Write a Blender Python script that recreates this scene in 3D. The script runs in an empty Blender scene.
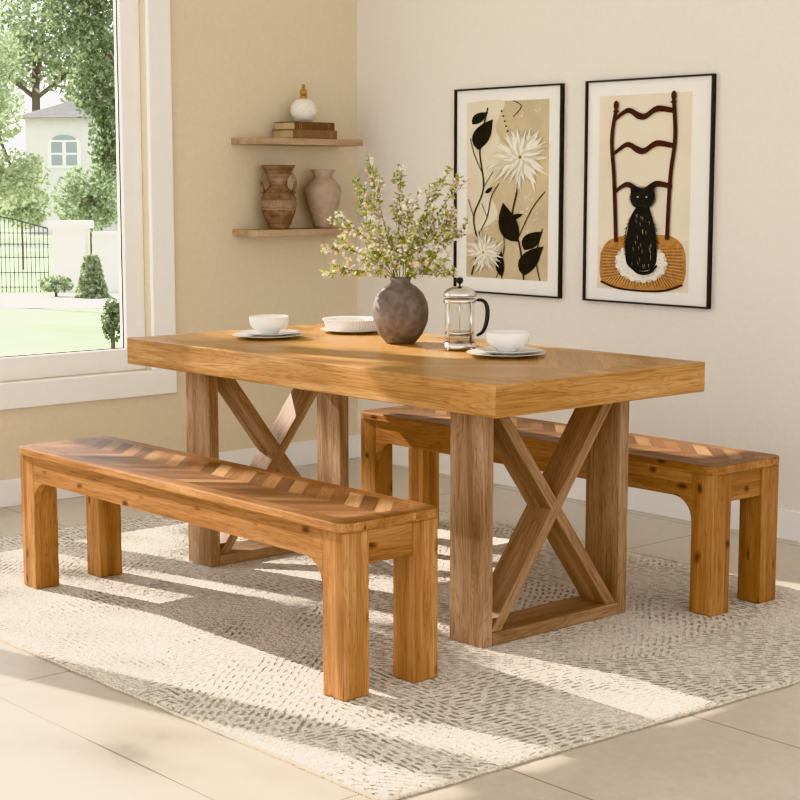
import bpy, bmesh, math, random
from mathutils import Vector, Matrix, Quaternion, noise
random.seed(7)
COL = bpy.context.scene.collection
PI = math.pi

# ------------------------------------------------------------------ materials
def srgb(h):
    h = h.lstrip('#'); out = []
    for i in (0, 2, 4):
        c = int(h[i:i+2], 16)/255
        out.append(c/12.92 if c <= .04045 else ((c+.055)/1.055)**2.4)
    return (*out, 1)

class NT:
    def __init__(s, name, rough=.5, metal=0):
        s.mat = bpy.data.materials.new(name); s.mat.use_nodes = True
        s.t = s.mat.node_tree; s.n = s.t.nodes; s.l = s.t.links
        s.b = s.n['Principled BSDF']; s.out = s.n['Material Output']
        s.b.inputs['Roughness'].default_value = rough; s.b.inputs['Metallic'].default_value = metal
    def node(s, typ, **kw):
        n = s.n.new(typ)
        for k, v in kw.items(): setattr(n, k, v)
        return n
    def put(s, inp, v):
        if hasattr(v, 'is_output'): s.l.new(v, inp)
        else: inp.default_value = v
    def m(s, op, a, b=0.0, c=None):
        n = s.node('ShaderNodeMath', operation=op)
        s.put(n.inputs[0], a); s.put(n.inputs[1], b)
        if c is not None: s.put(n.inputs[2], c)
        return n.outputs[0]
    def obj(s): return s.node('ShaderNodeTexCoord').outputs['Object']
    def sep(s, v):
        n = s.node('ShaderNodeSeparateXYZ'); s.l.new(v, n.inputs[0]); return n.outputs
    def comb(s, x, y, z):
        n = s.node('ShaderNodeCombineXYZ')
        for i, v in enumerate((x, y, z)): s.put(n.inputs[i], v)
        return n.outputs[0]
    def noise(s, vec, scale=5, detail=3, dist=0, rough=.5):
        n = s.node('ShaderNodeTexNoise'); s.l.new(vec, n.inputs['Vector'])
        n.inputs['Scale'].default_value = scale; n.inputs['Detail'].default_value = detail
        n.inputs['Distortion'].default_value = dist; n.inputs['Roughness'].default_value = rough
        return n.outputs['Fac']
    def white(s, vec):
        n = s.node('ShaderNodeTexWhiteNoise', noise_dimensions='3D'); s.l.new(vec, n.inputs['Vector']); return n.outputs['Value']
    def ramp(s, fac, stops, interp='LINEAR'):
        n = s.node('ShaderNodeValToRGB'); s.put(n.inputs[0], fac); r = n.color_ramp; r.interpolation = interp
        while len(r.elements) < len(stops): r.elements.new(.5)
        for e, (p, c) in zip(r.elements, stops): e.position = p; e.color = c
        return n.outputs[0]
    def mix(s, f, a, b, mode='MIX'):
        n = s.node('ShaderNodeMix', data_type='RGBA', blend_type=mode)
        s.put(n.inputs[0], f); s.put(n.inputs[6], a); s.put(n.inputs[7], b)
        return n.outputs[2]
    def bump(s, h, strength=.3, dist=.002):
        n = s.node('ShaderNodeBump'); s.l.new(h, n.inputs['Height'])
        n.inputs['Strength'].default_value = strength; n.inputs['Distance'].default_value = dist
        s.l.new(n.outputs[0], s.b.inputs['Normal'])
    def color(s, c): s.put(s.b.inputs['Base Color'], c)

def plain(name, hexc, rough=.5, metal=0, var=.06, bump=0, scale=30):
    t = NT(name, rough, metal); c = srgb(hexc)
    f = t.noise(t.obj(), scale, 3)
    lo = tuple(x*(1-var) for x in c[:3])+(1,); hi = tuple(min(1, x*(1+var)) for x in c[:3])+(1,)
    t.color(t.ramp(f, [(.3, lo), (.7, hi)]))
    if bump: t.bump(f, bump, .003)
    return t.mat

def grain(t, vec, lo, mid, hi, strong=.7):
    """vec: x is along the grain"""
    s = t.sep(vec)
    v1 = t.comb(t.m('MULTIPLY', s[0], 1.5), t.m('MULTIPLY', s[1], 16), t.m('MULTIPLY', s[2], 16))
    a = t.noise(v1, 1, 3, .8, .5)
    v2 = t.comb(t.m('MULTIPLY', s[0], 9), t.m('MULTIPLY', s[1], 220), t.m('MULTIPLY', s[2], 220))
    b = t.noise(v2, 1, 2, .2)
    c = t.ramp(a, [(.30, lo), (.50, mid), (.70, hi)])
    ring = t.m('ADD', t.m('MULTIPLY', t.m('SINE', t.m('ADD', t.m('MULTIPLY', a, 120), t.m('MULTIPLY', b, 3.0))), .5), .5)
    rl = t.ramp(ring, [(.0, (.70, .62, .54, 1)), (.34, (1, 1, 1, 1))])
    dk = t.ramp(b, [(.38, (.72, .65, .58, 1)), (.50, (1, 1, 1, 1))])
    col = t.mix(strong, c, dk, 'MULTIPLY')
    col = t.mix(strong*.8, col, rl, 'MULTIPLY')
    return col, b

def wood(name, axis, lo, mid, hi, rough=.5, knots=False, plank=0, strong=.7):
    t = NT(name, rough); t.b.inputs['Specular IOR Level'].default_value = .3
    s = t.sep(t.obj())
    r = t.node('ShaderNodeObjectInfo').outputs['Random']
    off = t.m('MULTIPLY', r, 37)
    order = {'x': (0, 1, 2), 'y': (1, 0, 2), 'z': (2, 0, 1)}[axis]
    a, b, c = s[order[0]], s[order[1]], s[order[2]]
    tone = t.ramp(r, [(0, (.90, .89, .87, 1)), (1, (1.0, 1.0, 1.0, 1))])
    if plank:
        i1 = t.m('FLOOR', t.m('DIVIDE', t.m('ADD', b, 5.013), plank)); i2 = t.m('FLOOR', t.m('DIVIDE', t.m('ADD', c, 5.021), plank))
        wv = t.white(t.comb(i1, i2, t.m('FLOOR', off)))
        tone = t.mix(1, tone, t.ramp(wv, [(0, (.84, .80, .76, 1)), (1, (1.04, 1.03, 1.02, 1))]), 'MULTIPLY')
        off = t.m('ADD', off, t.m('MULTIPLY', wv, 11))
    vec = t.comb(t.m('ADD', a, off), t.m('ADD', b, off), c)
    col, g = grain(t, vec, srgb(lo), srgb(mid), srgb(hi), strong)
    col = t.mix(1.0, col, tone, 'MULTIPLY')
    if knots:
        vs = t.sep(vec); wb = t.m('MULTIPLY', t.noise(vec, 9, 2), .5)
        kv = t.comb(t.m('ADD', t.m('MULTIPLY', vs[0], 8), wb), t.m('ADD', t.m('MULTIPLY', vs[1], 13), wb), t.m('MULTIPLY', vs[2], 13))
        vn = t.node('ShaderNodeTexVoronoi'); t.l.new(kv, vn.inputs['Vector']); vn.inputs['Scale'].default_value = 1
        k = t.ramp(vn.outputs['Distance'], [(.06, (.12, .07, .045, 1)), (.10, (.42, .30, .21, 1)), (.18, (1, 1, 1, 1))])
        col = t.mix(.9, col, k, 'MULTIPLY')
    t.color(col); t.bump(g, .12, .001)
    return t.mat

def chevron(name, hx, hy, w, stops, border, rough=.5, line=.35, strong=.7, spec=.3, alt=0.0, seamw=.0012):
    t = NT(name, rough); t.b.inputs['Specular IOR Level'].default_value = spec
    s = t.sep(t.obj()); x, y = s[0], s[1]
    a = t.m('ABSOLUTE', y)
    sx = t.m('DIVIDE', t.m('ADD', t.m('ADD', x, a), 10), w)
    idx = t.m('FLOOR', sx); fr = t.m('SUBTRACT', sx, idx)
    side = t.m('SIGN', y)
    wn = t.white(t.comb(idx, side, 0))
    par = t.m('MODULO', idx, 2.0)
    val = t.m('ADD', t.m('MULTIPLY', par, alt), t.m('MULTIPLY', wn, 1-alt))
    base = t.ramp(val, stops)
    ln = t.m('SUBTRACT', x, a)
    gv = t.comb(t.m('MULTIPLY', ln, 5), t.m('MULTIPLY', t.m('ADD', x, a), 120), t.m('MULTIPLY', idx, 3.7))
    g = t.noise(gv, 1, 4, .5)
    gc = t.ramp(g, [(.36, (.66, .58, .50, 1)), (.58, (1.05, 1.05, 1.05, 1))])
    col = t.mix(strong, base, gc, 'MULTIPLY')
    e = t.m('MINIMUM', fr, t.m('SUBTRACT', 1, fr))
    gap = t.m('LESS_THAN', e, .022)
    col = t.mix(t.m('MULTIPLY', gap, line), col, (.08, .04, .02, 1))
    bo = t.m('MAXIMUM', t.m('GREATER_THAN', t.m('ABSOLUTE', x), hx), t.m('GREATER_THAN', t.m('ABSOLUTE', y), hy))
    bc, bg = grain(t, t.comb(x, y, s[2]), *[srgb(c) for c in border])
    ex = t.m('ABSOLUTE', t.m('SUBTRACT', t.m('ABSOLUTE', x), hx)); ey = t.m('ABSOLUTE', t.m('SUBTRACT', t.m('ABSOLUTE', y), hy))
    col = t.mix(bo, col, bc)
    seam = t.m('LESS_THAN', t.m('MINIMUM', ex, ey), seamw)
    col = t.mix(t.m('MULTIPLY', seam, .6), col, (.06, .03, .015, 1))
    t.color(col); t.bump(g, .06, .001)
    return t.mat

# ------------------------------------------------------------------ mesh building
class MB:
    def __init__(s): s.bm = bmesh.new()
    def face(s, pts, mi=0):
        f = s.bm.faces.new([s.bm.verts.new(p) for p in pts]); f.material_index = mi; return f
    def box(s, x0, x1, y0, y1, z0, z1, mi=0):
        v = [s.bm.verts.new(p) for p in [(x0,y0,z0),(x1,y0,z0),(x1,y1,z0),(x0,y1,z0),(x0,y0,z1),(x1,y0,z1),(x1,y1,z1),(x0,y1,z1)]]
        for q in [(3,2,1,0),(4,5,6,7),(0,1,5,4),(1,2,6,5),(2,3,7,6),(3,0,4,7)]:
            f = s.bm.faces.new([v[i] for i in q]); f.material_index = mi
    def prism(s, pts, fn, d0, d1, mi=0):
        A = [s.bm.verts.new(fn(a, b, d0)) for a, b in pts]; B = [s.bm.verts.new(fn(a, b, d1)) for a, b in pts]
        n = len(pts); fs = [s.bm.faces.new(A), s.bm.faces.new(list(reversed(B)))]
        for i in range(n): fs.append(s.bm.faces.new([A[i], B[i], B[(i+1) % n], A[(i+1) % n]]))
        for f in fs: f.material_index = mi
    def lathe(s, prof, seg=48, c=(0,0,0), mod=None, mi=0):
        rings = []
        for r, z in prof:
            if r < 1e-5: rings.append([s.bm.verts.new((c[0], c[1], c[2]+z))])
            else:
                ring = []
                for k in range(seg):
                    a = 2*PI*k/seg; q = r*(mod(a, r, z) if mod else 1)
                    ring.append(s.bm.verts.new((c[0]+q*math.cos(a), c[1]+q*math.sin(a), c[2]+z)))
                rings.append(ring)
        for A, B in zip(rings, rings[1:]):
            for k in range(seg):
                k2 = (k+1) % seg
                if len(A) == 1 and len(B) == 1: continue
                if len(A) == 1: f = s.bm.faces.new([A[0], B[k2], B[k]])
                elif len(B) == 1: f = s.bm.faces.new([A[k], A[k2], B[0]])
                else: f = s.bm.faces.new([A[k], A[k2], B[k2], B[k]])
                f.material_index = mi
    def tube(s, pts, rad, seg=8, mi=0, cap=True):
        pts = [Vector(p) for p in pts]; n = len(pts)
        if not hasattr(rad, '__len__'): rad = [rad]*n
        up = Vector((.13, .21, .97)); prev = None; rings = []
        for i, p in enumerate(pts):
            d = (pts[min(i+1, n-1)]-pts[max(i-1, 0)]).normalized()
            a = (prev - d*prev.dot(d)) if prev is not None else up.cross(d)
            if a.length < 1e-4: a = Vector((1, 0, 0)).cross(d)
            a.normalize(); prev = a; b = d.cross(a)
            rings.append([s.bm.verts.new(p+(a*math.cos(2*PI*k/seg)+b*math.sin(2*PI*k/seg))*rad[i]) for k in range(seg)])
        for A, B in zip(rings, rings[1:]):
            for k in range(seg):
                f = s.bm.faces.new([A[k], A[(k+1) % seg], B[(k+1) % seg], B[k]]); f.material_index = mi
        if cap:
            s.bm.faces.new(list(reversed(rings[0]))).material_index = mi; s.bm.faces.new(rings[-1]).material_index = mi
    def build(s, name, mats, parent=None, loc=None, smooth=False, bevel=0, subsurf=0, rot=None, recalc=True):
        if recalc: bmesh.ops.recalc_face_normals(s.bm, faces=s.bm.faces[:])
        me = bpy.data.meshes.new(name); s.bm.to_mesh(me); s.bm.free()
        for m in (mats if isinstance(mats, (list, tuple)) else [mats]): me.materials.append(m)
        if smooth:
            for p in me.polygons: p.use_smooth = True
        o = bpy.data.objects.new(name, me); COL.objects.link(o)
        if parent: o.parent = parent
        if loc: o.location = loc
        if rot: o.rotation_euler = rot
        if bevel:
            b = o.modifiers.new('bevel', 'BEVEL'); b.width = bevel; b.segments = 2; b.limit_method = 'ANGLE'; b.angle_limit = .6
        if subsurf:
            b = o.modifiers.new('sub', 'SUBSURF'); b.levels = subsurf; b.render_levels = subsurf
        return o

def tag(o, label=None, cat=None, group=None, kind=None):
    if label: o['label'] = label
    if cat: o['category'] = cat
    if group: o['group'] = group
    if kind: o['kind'] = kind
    return o
def thing(name, loc, label, cat, group=None, rz=0):
    o = bpy.data.objects.new(name, None); COL.objects.link(o); o.location = loc; o.rotation_euler.z = rz
    o.empty_display_size = .1
    return tag(o, label, cat, group)
def struct(o): o['kind'] = 'structure'; return o

# ------------------------------------------------------------------ palette
t = NT('wall_paint_left_shaded', .9); f = t.noise(t.obj(), 60, 2)  # shade of the window wall put into its colour, darker and yellower
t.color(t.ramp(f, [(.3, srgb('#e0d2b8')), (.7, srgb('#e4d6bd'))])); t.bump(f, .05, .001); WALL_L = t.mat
t = NT('wall_paint_right_lit', .9); f = t.noise(t.obj(), 60, 2)  # same wall paint, with the window light put in as a paler colour
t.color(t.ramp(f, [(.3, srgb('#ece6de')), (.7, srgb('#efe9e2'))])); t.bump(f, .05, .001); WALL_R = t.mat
WHITE = plain('white_trim_paint', '#f5f3f1', .45, 0, .01)
CEIL = plain('ceiling_paint', '#f0edea', .9, 0, .01)
t = NT('floor_tile', .35); s = t.sep(t.obj())
fx = t.m('FRACT', t.m('DIVIDE', t.m('ADD', s[0], 10-.51), 1.2)); fy = t.m('FRACT', t.m('DIVIDE', t.m('ADD', s[1], 10+1.5-.4), .6))
gx = t.m('LESS_THAN', t.m('MINIMUM', fx, t.m('SUBTRACT', 1, fx)), .0025); gy = t.m('LESS_THAN', t.m('MINIMUM', fy, t.m('SUBTRACT', 1, fy)), .0050)
g = t.m('MAXIMUM', gx, gy)
n1 = t.noise(t.obj(), 2.2, 5, .6); n2 = t.noise(t.obj(), 40, 3)
c = t.mix(.5, t.ramp(n1, [(.3, srgb('#c4b9ab')), (.7, srgb('#d3c9bc'))]), t.ramp(n2, [(.3, srgb('#c5baac')), (.7, srgb('#d4cabd'))]))
t.color(t.mix(g, c, srgb('#918679'))); t.bump(t.m('SUBTRACT', 1, g), .3, .001); TILE = t.mat
# rug: irregular patches of short broken dashes, each patch running its own way
t = NT('woven_rug', 1.0); t.b.inputs['Specular IOR Level'].default_value = .1; o = t.obj()
wob = t.noise(o, 3, 3); wob2 = t.noise(o, 6, 3); os_ = t.sep(o)
ov = t.comb(t.m('ADD', os_[0], t.m('MULTIPLY', wob, .35)), t.m('ADD', os_[1], t.m('MULTIPLY', wob2, .30)), 0)
vo = t.node('ShaderNodeTexVoronoi'); t.l.new(ov, vo.inputs['Vector']); vo.inputs['Scale'].default_value = 2.6
cs = t.sep(vo.outputs['Color'])
ang = t.m('ADD', t.m('MULTIPLY', t.m('FLOOR', t.m('MULTIPLY', cs[0], 4)), PI/4), .1)
vr = t.node('ShaderNodeVectorRotate', rotation_type='Z_AXIS'); t.l.new(o, vr.inputs['Vector']); t.l.new(ang, vr.inputs['Angle'])
rs = t.sep(vr.outputs[0])
per = .020
u_ = t.m('ADD', t.m('DIVIDE', rs[0], per), t.m('MULTIPLY', wob2, 1.6))
st1 = t.m('SINE', t.m('MULTIPLY', u_, 2*PI))
st = t.ramp(t.m('ADD', t.m('MULTIPLY', st1, .5), .5), [(.5, (0, 0, 0, 1)), (.85, (1, 1, 1, 1))])
row = t.m('FLOOR', t.m('ADD', u_, .25))
dsh = t.m('SINE', t.m('ADD', t.m('MULTIPLY', rs[1], 2*PI/.05), t.m('MULTIPLY', t.white(t.comb(row, 0, 0)), 6.28)))
dkn = t.m('ADD', t.m('MULTIPLY', dsh, .12), t.noise(o, 34, 3))
dk = t.ramp(dkn, [(.45, (0, 0, 0, 1)), (.53, (1, 1, 1, 1))])
patch = t.ramp(t.noise(o, 2.6, 4), [(.40, (.12, .12, .12, 1)), (.56, (1, 1, 1, 1))])
fib = t.noise(o, 200, 3)
fac = t.m('MULTIPLY', t.m('MULTIPLY', st, dk), patch)
nv = t.node('ShaderNodeTexVoronoi'); t.l.new(o, nv.inputs['Vector']); nv.inputs['Scale'].default_value = 110
nub = t.m('SUBTRACT', 1, nv.outputs['Distance'])
mott = t.noise(o, 50, 4)
base = t.ramp(t.m('ADD', t.m('MULTIPLY', fib, .5), t.m('MULTIPLY', mott, .5)), [(.38, srgb('#d5c9b9')), (.50, srgb('#eae2d7')), (.62, srgb('#f7f2ea'))])
t.color(t.mix(t.m('MULTIPLY', fac, .74), base, srgb('#91816f')))
h = t.m('ADD', t.m('MULTIPLY', fac, -1.1), t.m('ADD', t.m('MULTIPLY', nub, .8), t.m('MULTIPLY', mott, 1.0))); t.bump(h, .9, .008); RUG = t.mat
RUGEDGE = plain('rug_binding', '#d0c4b2', .95, 0, .3, .8, 120)

T_LO, T_MID, T_HI = '#a2753f', '#bb8d57', '#cca26d'
TWX = wood('table_oak_lengthwise', 'x', T_LO, T_MID, T_HI, .45, strong=.75); TWY = wood('table_oak_crosswise', 'y', T_LO, T_MID, T_HI, .45, strong=.75)
L_LO, L_MID, L_HI = '#8d6f55', '#a88769', '#bd9f82'
LWX = wood('leg_oak_lengthwise', 'x', L_LO, L_MID, L_HI, .6, strong=.8); LWY = wood('leg_oak_crosswise', 'y', L_LO, L_MID, L_HI, .6, strong=.8); LWZ = wood('leg_oak_upright', 'z', L_LO, L_MID, L_HI, .6, strong=.8)
B_LO, B_MID, B_HI = '#95673b', '#b08050', '#c79a68'
BK = dict(rough=.45, knots=True, plank=.041, strong=.7)
BWX = wood('bench_acacia_lengthwise', 'x', B_LO, B_MID, B_HI, **BK); BWY = wood('bench_acacia_crosswise', 'y', B_LO, B_MID, B_HI, **BK); BWZ = wood('bench_acacia_upright', 'z', B_LO, B_MID, B_HI, **BK)
TCH = chevron('table_chevron_top', .80, .345, .085, [(0, srgb('#b38750')), (.5, srgb('#be935c')), (1, srgb('#c69c67'))], (T_LO, T_MID, T_HI), .33, .25, strong=.55, spec=.45)
BCH = chevron('bench_chevron_top', .765, .125, .060, [(0, srgb('#5f4129')), (.35, srgb('#775337')), (.65, srgb('#8f6846')), (1, srgb('#b08c66'))], ('#72492c', '#89603c', '#9d734b'), .42, .6, spec=.25, alt=.3, seamw=.002)
SHELFW = wood('shelf_wood', 'y', '#ab9078', '#bca388', '#c7b096', .6, strong=.3)
PORC = plain('white_porcelain', '#f1eeea', .22, 0, .01)
MATTE_W = plain('matte_cream_ceramic', '#efe9de', .6, 0, .06, .3, 120)
BLACK = plain('black_plastic', '#15130f', .35, 0, .02)
FRAMEB = plain('black_frame_lacquer', '#17130f', .4, 0, .05)
CHROME = plain('polished_steel', '#dddad6', .22, 1, .02)

# ------------------------------------------------------------------ setting
XL, YR, HT, ZF = -2.057, 1.564, 2.8, -.010
m = MB(); m.box(XL-.12, 5.6, -6, YR+.12, -.12, ZF); struct(m.build('floor', TILE))
m = MB(); m.box(XL, 5.6, YR, YR+.12, ZF, HT); struct(m.build('wall_right', WALL_R))
m = MB(); m.box(XL-.12, 5.6, -6, YR+.12, HT, HT+.1); struct(m.build('ceiling', CEIL))
OY0, OY1, OZ0, OZ1 = -2.9, .42, .49, 2.62
m = MB()
m.box(XL-.12, XL, -6, YR+.12, ZF, OZ0); m.box(XL-.12, XL, -6, YR+.12, OZ1, HT)
m.box(XL-.12, XL, OY1, YR+.12, OZ0, OZ1); m.box(XL-.12, XL, -6, OY0, OZ0, OZ1)
struct(m.build('wall_left', WALL_L))
m = MB(); m.box(XL, XL+.014, -6, YR-.014, ZF, .10); struct(m.build('baseboard_left', WHITE, bevel=.003))
m = MB(); m.box(XL, 5.6, YR-.014, YR, ZF, .10); struct(m.build('baseboard_right', WHITE, bevel=.003))
cw = .1125; m = MB()
x0, x1 = XL, XL+.024
m.box(x0, x1, OY0-cw, OY1+cw, OZ0-cw+.008, OZ0); m.box(x0, x1, OY0-cw, OY1+cw, OZ1, OZ1+cw)
m.box(x0, x1, OY1, OY1+cw, OZ0, OZ1); m.box(x0, x1, OY0-cw, OY0, OZ0, OZ1)
struct(m.build('trim_1', WHITE, bevel=.004))
win = bpy.data.objects.new('window_1', None); COL.objects.link(win); win.location = (XL-.06, -1.2, OZ0); struct(win)
def wl(y): return y+1.2
fr = MB(); sw = .095; bays = [(OY0, -1.82), (-1.82, -.72), (-.72, OY1)]
for a, b in bays:
    for (y0, y1, z0, z1) in ((a, b, OZ0, OZ0+sw), (a, b, OZ1-sw, OZ1), (a, a+sw*.8, OZ0+sw, OZ1-sw), (b-sw, b, OZ0+sw, OZ1-sw)):
        fr.box(-.03, .02, wl(y0), wl(y1), z0-OZ0, z1-OZ0)
fr.build('window_frame', WHITE, win, bevel=.004)
def clear(name, gloss, tint=(1, 1, 1, 1)):
    t = NT(name, .02)
    tr = t.node('ShaderNodeBsdfTransparent'); tr.inputs[0].default_value = tint
    gl = t.node('ShaderNodeBsdfGlossy'); gl.inputs['Roughness'].default_value = .03
    mx = t.node('ShaderNodeMixShader'); mx.inputs[0].default_value = gloss
    t.l.new(tr.outputs[0], mx.inputs[1]); t.l.new(gl.outputs[0], mx.inputs[2]); t.l.new(mx.outputs[0], t.out.inputs[0]); return t.mat
GLASSP = clear('window_glass', .05); GLASS = clear('clear_glass', .06, (.98, .985, .98, 1))
gasket = plain('dark_window_gasket', '#4a4740', .6)
for a, b in bays:
    g = MB(); g.box(-.008, -.004, wl(a+sw*.8), wl(b-sw), sw, OZ1-OZ0-sw); g.build('window_pane', GLASSP, win)
g = MB()
for a, b in bays:
    ya, yb, za, zb = wl(a+sw*.8), wl(b-sw), sw, OZ1-OZ0-sw; q = .004
    g.box(-.004, .0, ya, yb, za, za+q); g.box(-.004, .0, ya, yb, zb-q, zb); g.box(-.004, .0, ya, ya+q, za+q, zb-q); g.box(-.004, .0, yb-q, yb, za+q, zb-q)
g.build('window_gasket', gasket, win)

# ------------------------------------------------------------------ rug
rug = thing('area_rug', (0, 0, 0), 'large cream and taupe textured woven rug under the table and benches', 'rug')
rc = [(-1.51, -1.245), (1.385, -1.245), (1.50, .95), (-1.51, .95)]
m = MB(); NX, NY = 200, 146; grid = []
for j in range(NY+1):
    row = []
    for i in range(NX+1):
        a, b = i/NX, j/NY
        x = (rc[0][0]*(1-a)+rc[1][0]*a)*(1-b)+(rc[3][0]*(1-a)+rc[2][0]*a)*b
        y = rc[0][1]*(1-b)+rc[2][1]*b
        ed = min(i, NX-i, j, NY-j)
        if ed == 0: x += .005*noise.noise((x*14, y*14, 0)); y += .005*noise.noise((x*14, y*14, 5))
        row.append(m.bm.verts.new((x, y, ZF+.002 if ed == 0 else -.0006+.0004*noise.noise((x*9, y*9, 1)))))
    grid.append(row)
for j in range(NY):
    for i in range(NX): m.bm.faces.new([grid[j][i], grid[j][i+1], grid[j+1][i+1], grid[j+1][i]])
m.build('pile', RUG, rug, smooth=True)
m = MB(); loop = []
for k in range(4):
    p, q = rc[k], rc[(k+1) % 4]
    for i in range(160):
        a = i/160; x, y = p[0]*(1-a)+q[0]*a, p[1]*(1-a)+q[1]*a
        loop.append((x+.005*noise.noise((x*14, y*14, 0)), y+.005*noise.noise((x*14, y*14, 5)), ZF+.005))
loop.append(loop[0]); m.tube(loop, [.0046+.0009*math.sin(i*2.1) for i in range(len(loop))], 6); m.build('binding', RUGEDGE, rug, smooth=True)
m = MB()   # fuzzy yarn ends all round the border
for k in range(4):
    p, q = Vector((*rc[k], 0)), Vector((*rc[(k+1) % 4], 0)); L = (q-p).length; d = (q-p).normalized(); n_ = Vector((d.y, -d.x, 0))
    for i in range(int(L/.0035)):
        c = p+d*(i*.0035+random.uniform(-.002, .002)); l = random.uniform(.004, .011); s_ = random.uniform(-.004, .004)
        a = c+Vector((0, 0, ZF+.006)); b = c+n_*l+d*s_+Vector((0, 0, ZF+.0012))
        m.face([a-d*.0011, a+d*.0011, b+d*.0005, b-d*.0005])
tag(m.build('fringe', RUGEDGE, rug, recalc=False), kind='stuff')

ZB = .0
# ------------------------------------------------------------------ table
tab = thing('dining_table', (0, 0, 0), 'long rectangular oak dining table with thick top and X shaped end supports', 'table')
m = MB(); m.box(-.885, .885, -.43, .43, .6745, .762)
o = m.build('tabletop', [TWX, TCH, TWY], tab, bevel=.003)
for p in o.data.polygons:
    if p.normal.z > .9: p.material_index = 1
    elif abs(p.normal.x) > .9: p.material_index = 2
ZU = .6745
YO, YI = .30, .262
for sx in (-1, 1):
    xa, xb = (.575, .71) if sx > 0 else (-.73, -.595)
    for sy in (-1, 1):
        ya, yb = (YI, YO) if sy > 0 else (-YO, -YI)
        m = MB(); m.box(xa, xb, ya, yb, ZB, ZU); m.build('leg', LWZ, tab, bevel=.002)
    m = MB(); m.box(xa, xb, -YI, YI, ZB, ZB+.036); m.build('bottom_rail', LWY, tab, bevel=.002)
    cx = (xa+xb)/2+.010; z0, z1 = ZB+.036, ZU; Y = YI; w = .042
    for k, sy in enumerate((1, -1)):
        dep = .050-.0006*k
        pts = [(-Y, z0), (-Y+w, z0), (Y, z1), (Y-w, z1)]
        pts = [(sy*a, b) for a, b in pts]
        ang = math.atan2(z1-z0, (2*Y-w)*sy)
        zc = (z0+z1)/2
        ca, sa = math.cos(ang), math.sin(ang)
        loc = [(a*ca+(b-zc)*sa, -a*sa+(b-zc)*ca) for a, b in pts]
        m = MB(); m.prism(loc, lambda a, b, d: (d, a, b), -dep, dep)
        m.build('cross_brace', LWY, tab, loc=(cx, 0, zc), rot=(ang, 0, 0), bevel=.002)

# ------------------------------------------------------------------ benches
def rrect(hx, hy, r, n=8):
    pts = []
    for cx, cy, a0 in ((hx-r, hy-r, 0), (-hx+r, hy-r, PI/2), (-hx+r, -hy+r, PI), (hx-r, -hy+r, 1.5*PI)):
        for k in range(n+1):
            a = a0+PI/2*k/n; pts.append((cx+r*math.cos(a), cy+r*math.sin(a)))
    return pts
def make_bench(label, loc):
    b = thing('dining_bench', loc, label, 'bench', 'pair of wooden benches')
    m = MB(); m.prism(rrect(.82, .169, .038), lambda a, c, d: (a, c, d), .426, .452)
    o = m.build('seat', [BWX, BCH], b, bevel=.004)
    for p in o.data.polygons:
        if p.normal.z > .9: p.material_index = 1
    HX, HY, S, zt = .81, .159, .084, .426
    for sx in (-1, 1):
        for sy in (-1, 1):
            xa, xb = sorted((sx*HX, sx*(HX-S))); ya, yb = sorted((sy*HY, sy*(HY-S)))
            m = MB(); m.box(xa, xb, ya, yb, ZB, zt); m.build('leg', BWZ, b, bevel=.004)
    X = HX-S; za = zt-.078; r = .07
    pts = [(-X, zt), (X, zt), (X, za-r)]
    for k in range(1, 9):
        a = PI/2*k/8; pts.append((X-r+r*math.cos(a), za-r+r*math.sin(a)))
    for k in range(0, 9):
        a = PI/2*k/8; pts.append((-X+r-r*math.sin(a), za-r+r*math.cos(a)))
    for sy in (-1, 1):
        y0, y1 = sorted((sy*(HY-.001), sy*(HY-.026)))
        m = MB(); m.prism(pts, lambda a, c, d: (a, d, c), y0, y1); m.build('side_apron', BWX, b, bevel=.0015)
    for sx in (-1, 1):
        x0, x1 = sorted((sx*(HX-.006), sx*(HX-.03)))
        m = MB(); m.box(x0, x1, -HY+S, HY-S, zt-.088, zt); m.build('end_apron', BWY, b, bevel=.0015)
    return b
make_bench('warm brown wooden bench with chevron seat in front of the table, nearest the camera', (.015, -.7325, 0))
make_bench('warm brown wooden bench behind the table, along the wall with the pictures', (.105, .606, 0))

# ------------------------------------------------------------------ shelves and what is on them
def shelf(z, label):
    m = MB(); m.box(XL, XL+.18, .85, 1.45, z-.028, z)
    return tag(m.build('wall_shelf', SHELFW, bevel=.002), label, 'shelf', 'floating wall shelves')
ZS1, ZS2 = 1.473, 1.078
shelf(ZS1, 'upper floating wooden shelf holding two books'); shelf(ZS2, 'lower floating wooden shelf holding two vases')
PAGE = plain('book_pages', '#c9b48f', .9, 0, .08)
def book(loc, w, d, h, hexc, label, rz=0):
    b = thing('book', loc, label, 'book', 'books on the upper shelf', rz)
    cm = plain('book_cloth_'+hexc[1:], hexc, .7, 0, .12, .1, 90); gold = plain('faded_gilt_'+hexc[1:], '#b59a6c', .5, 0, .1)
    m = MB(); t_ = .003
    m.box(-d/2, d/2, -w/2, w/2, 0, t_); m.box(-d/2, d/2, -w/2, w/2, h-t_, h); m.box(d/2-t_, d/2, -w/2, w/2, t_, h-t_)
    for yy in (-.38, -.34, .34, .38): m.box(d/2, d/2+.0006, (yy-.003)*w, (yy+.003)*w, .004, h-.004, 1)
    m.build('cover', [cm, gold], b, bevel=.0008)
    m = MB(); m.box(-d/2+.005, d/2-t_, -w/2+.004, w/2-.004, t_, h-t_); m.build('page_block', PAGE, b)
book((XL+.098, 1.180, ZS1), .245, .155, .038, '#86694f', 'faded brown clothbound book at the bottom of the stack')
book((XL+.098, 1.178, ZS1+.038), .23, .145, .034, '#6e523d', 'darker brown clothbound book on top of another book', .04)
zj = ZS1+.072
j = thing('lidded_jar', (XL+.098, 1.175, zj), 'small round ribbed cream jar with golden stopper on the stacked books', 'jar')
m = MB()
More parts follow.
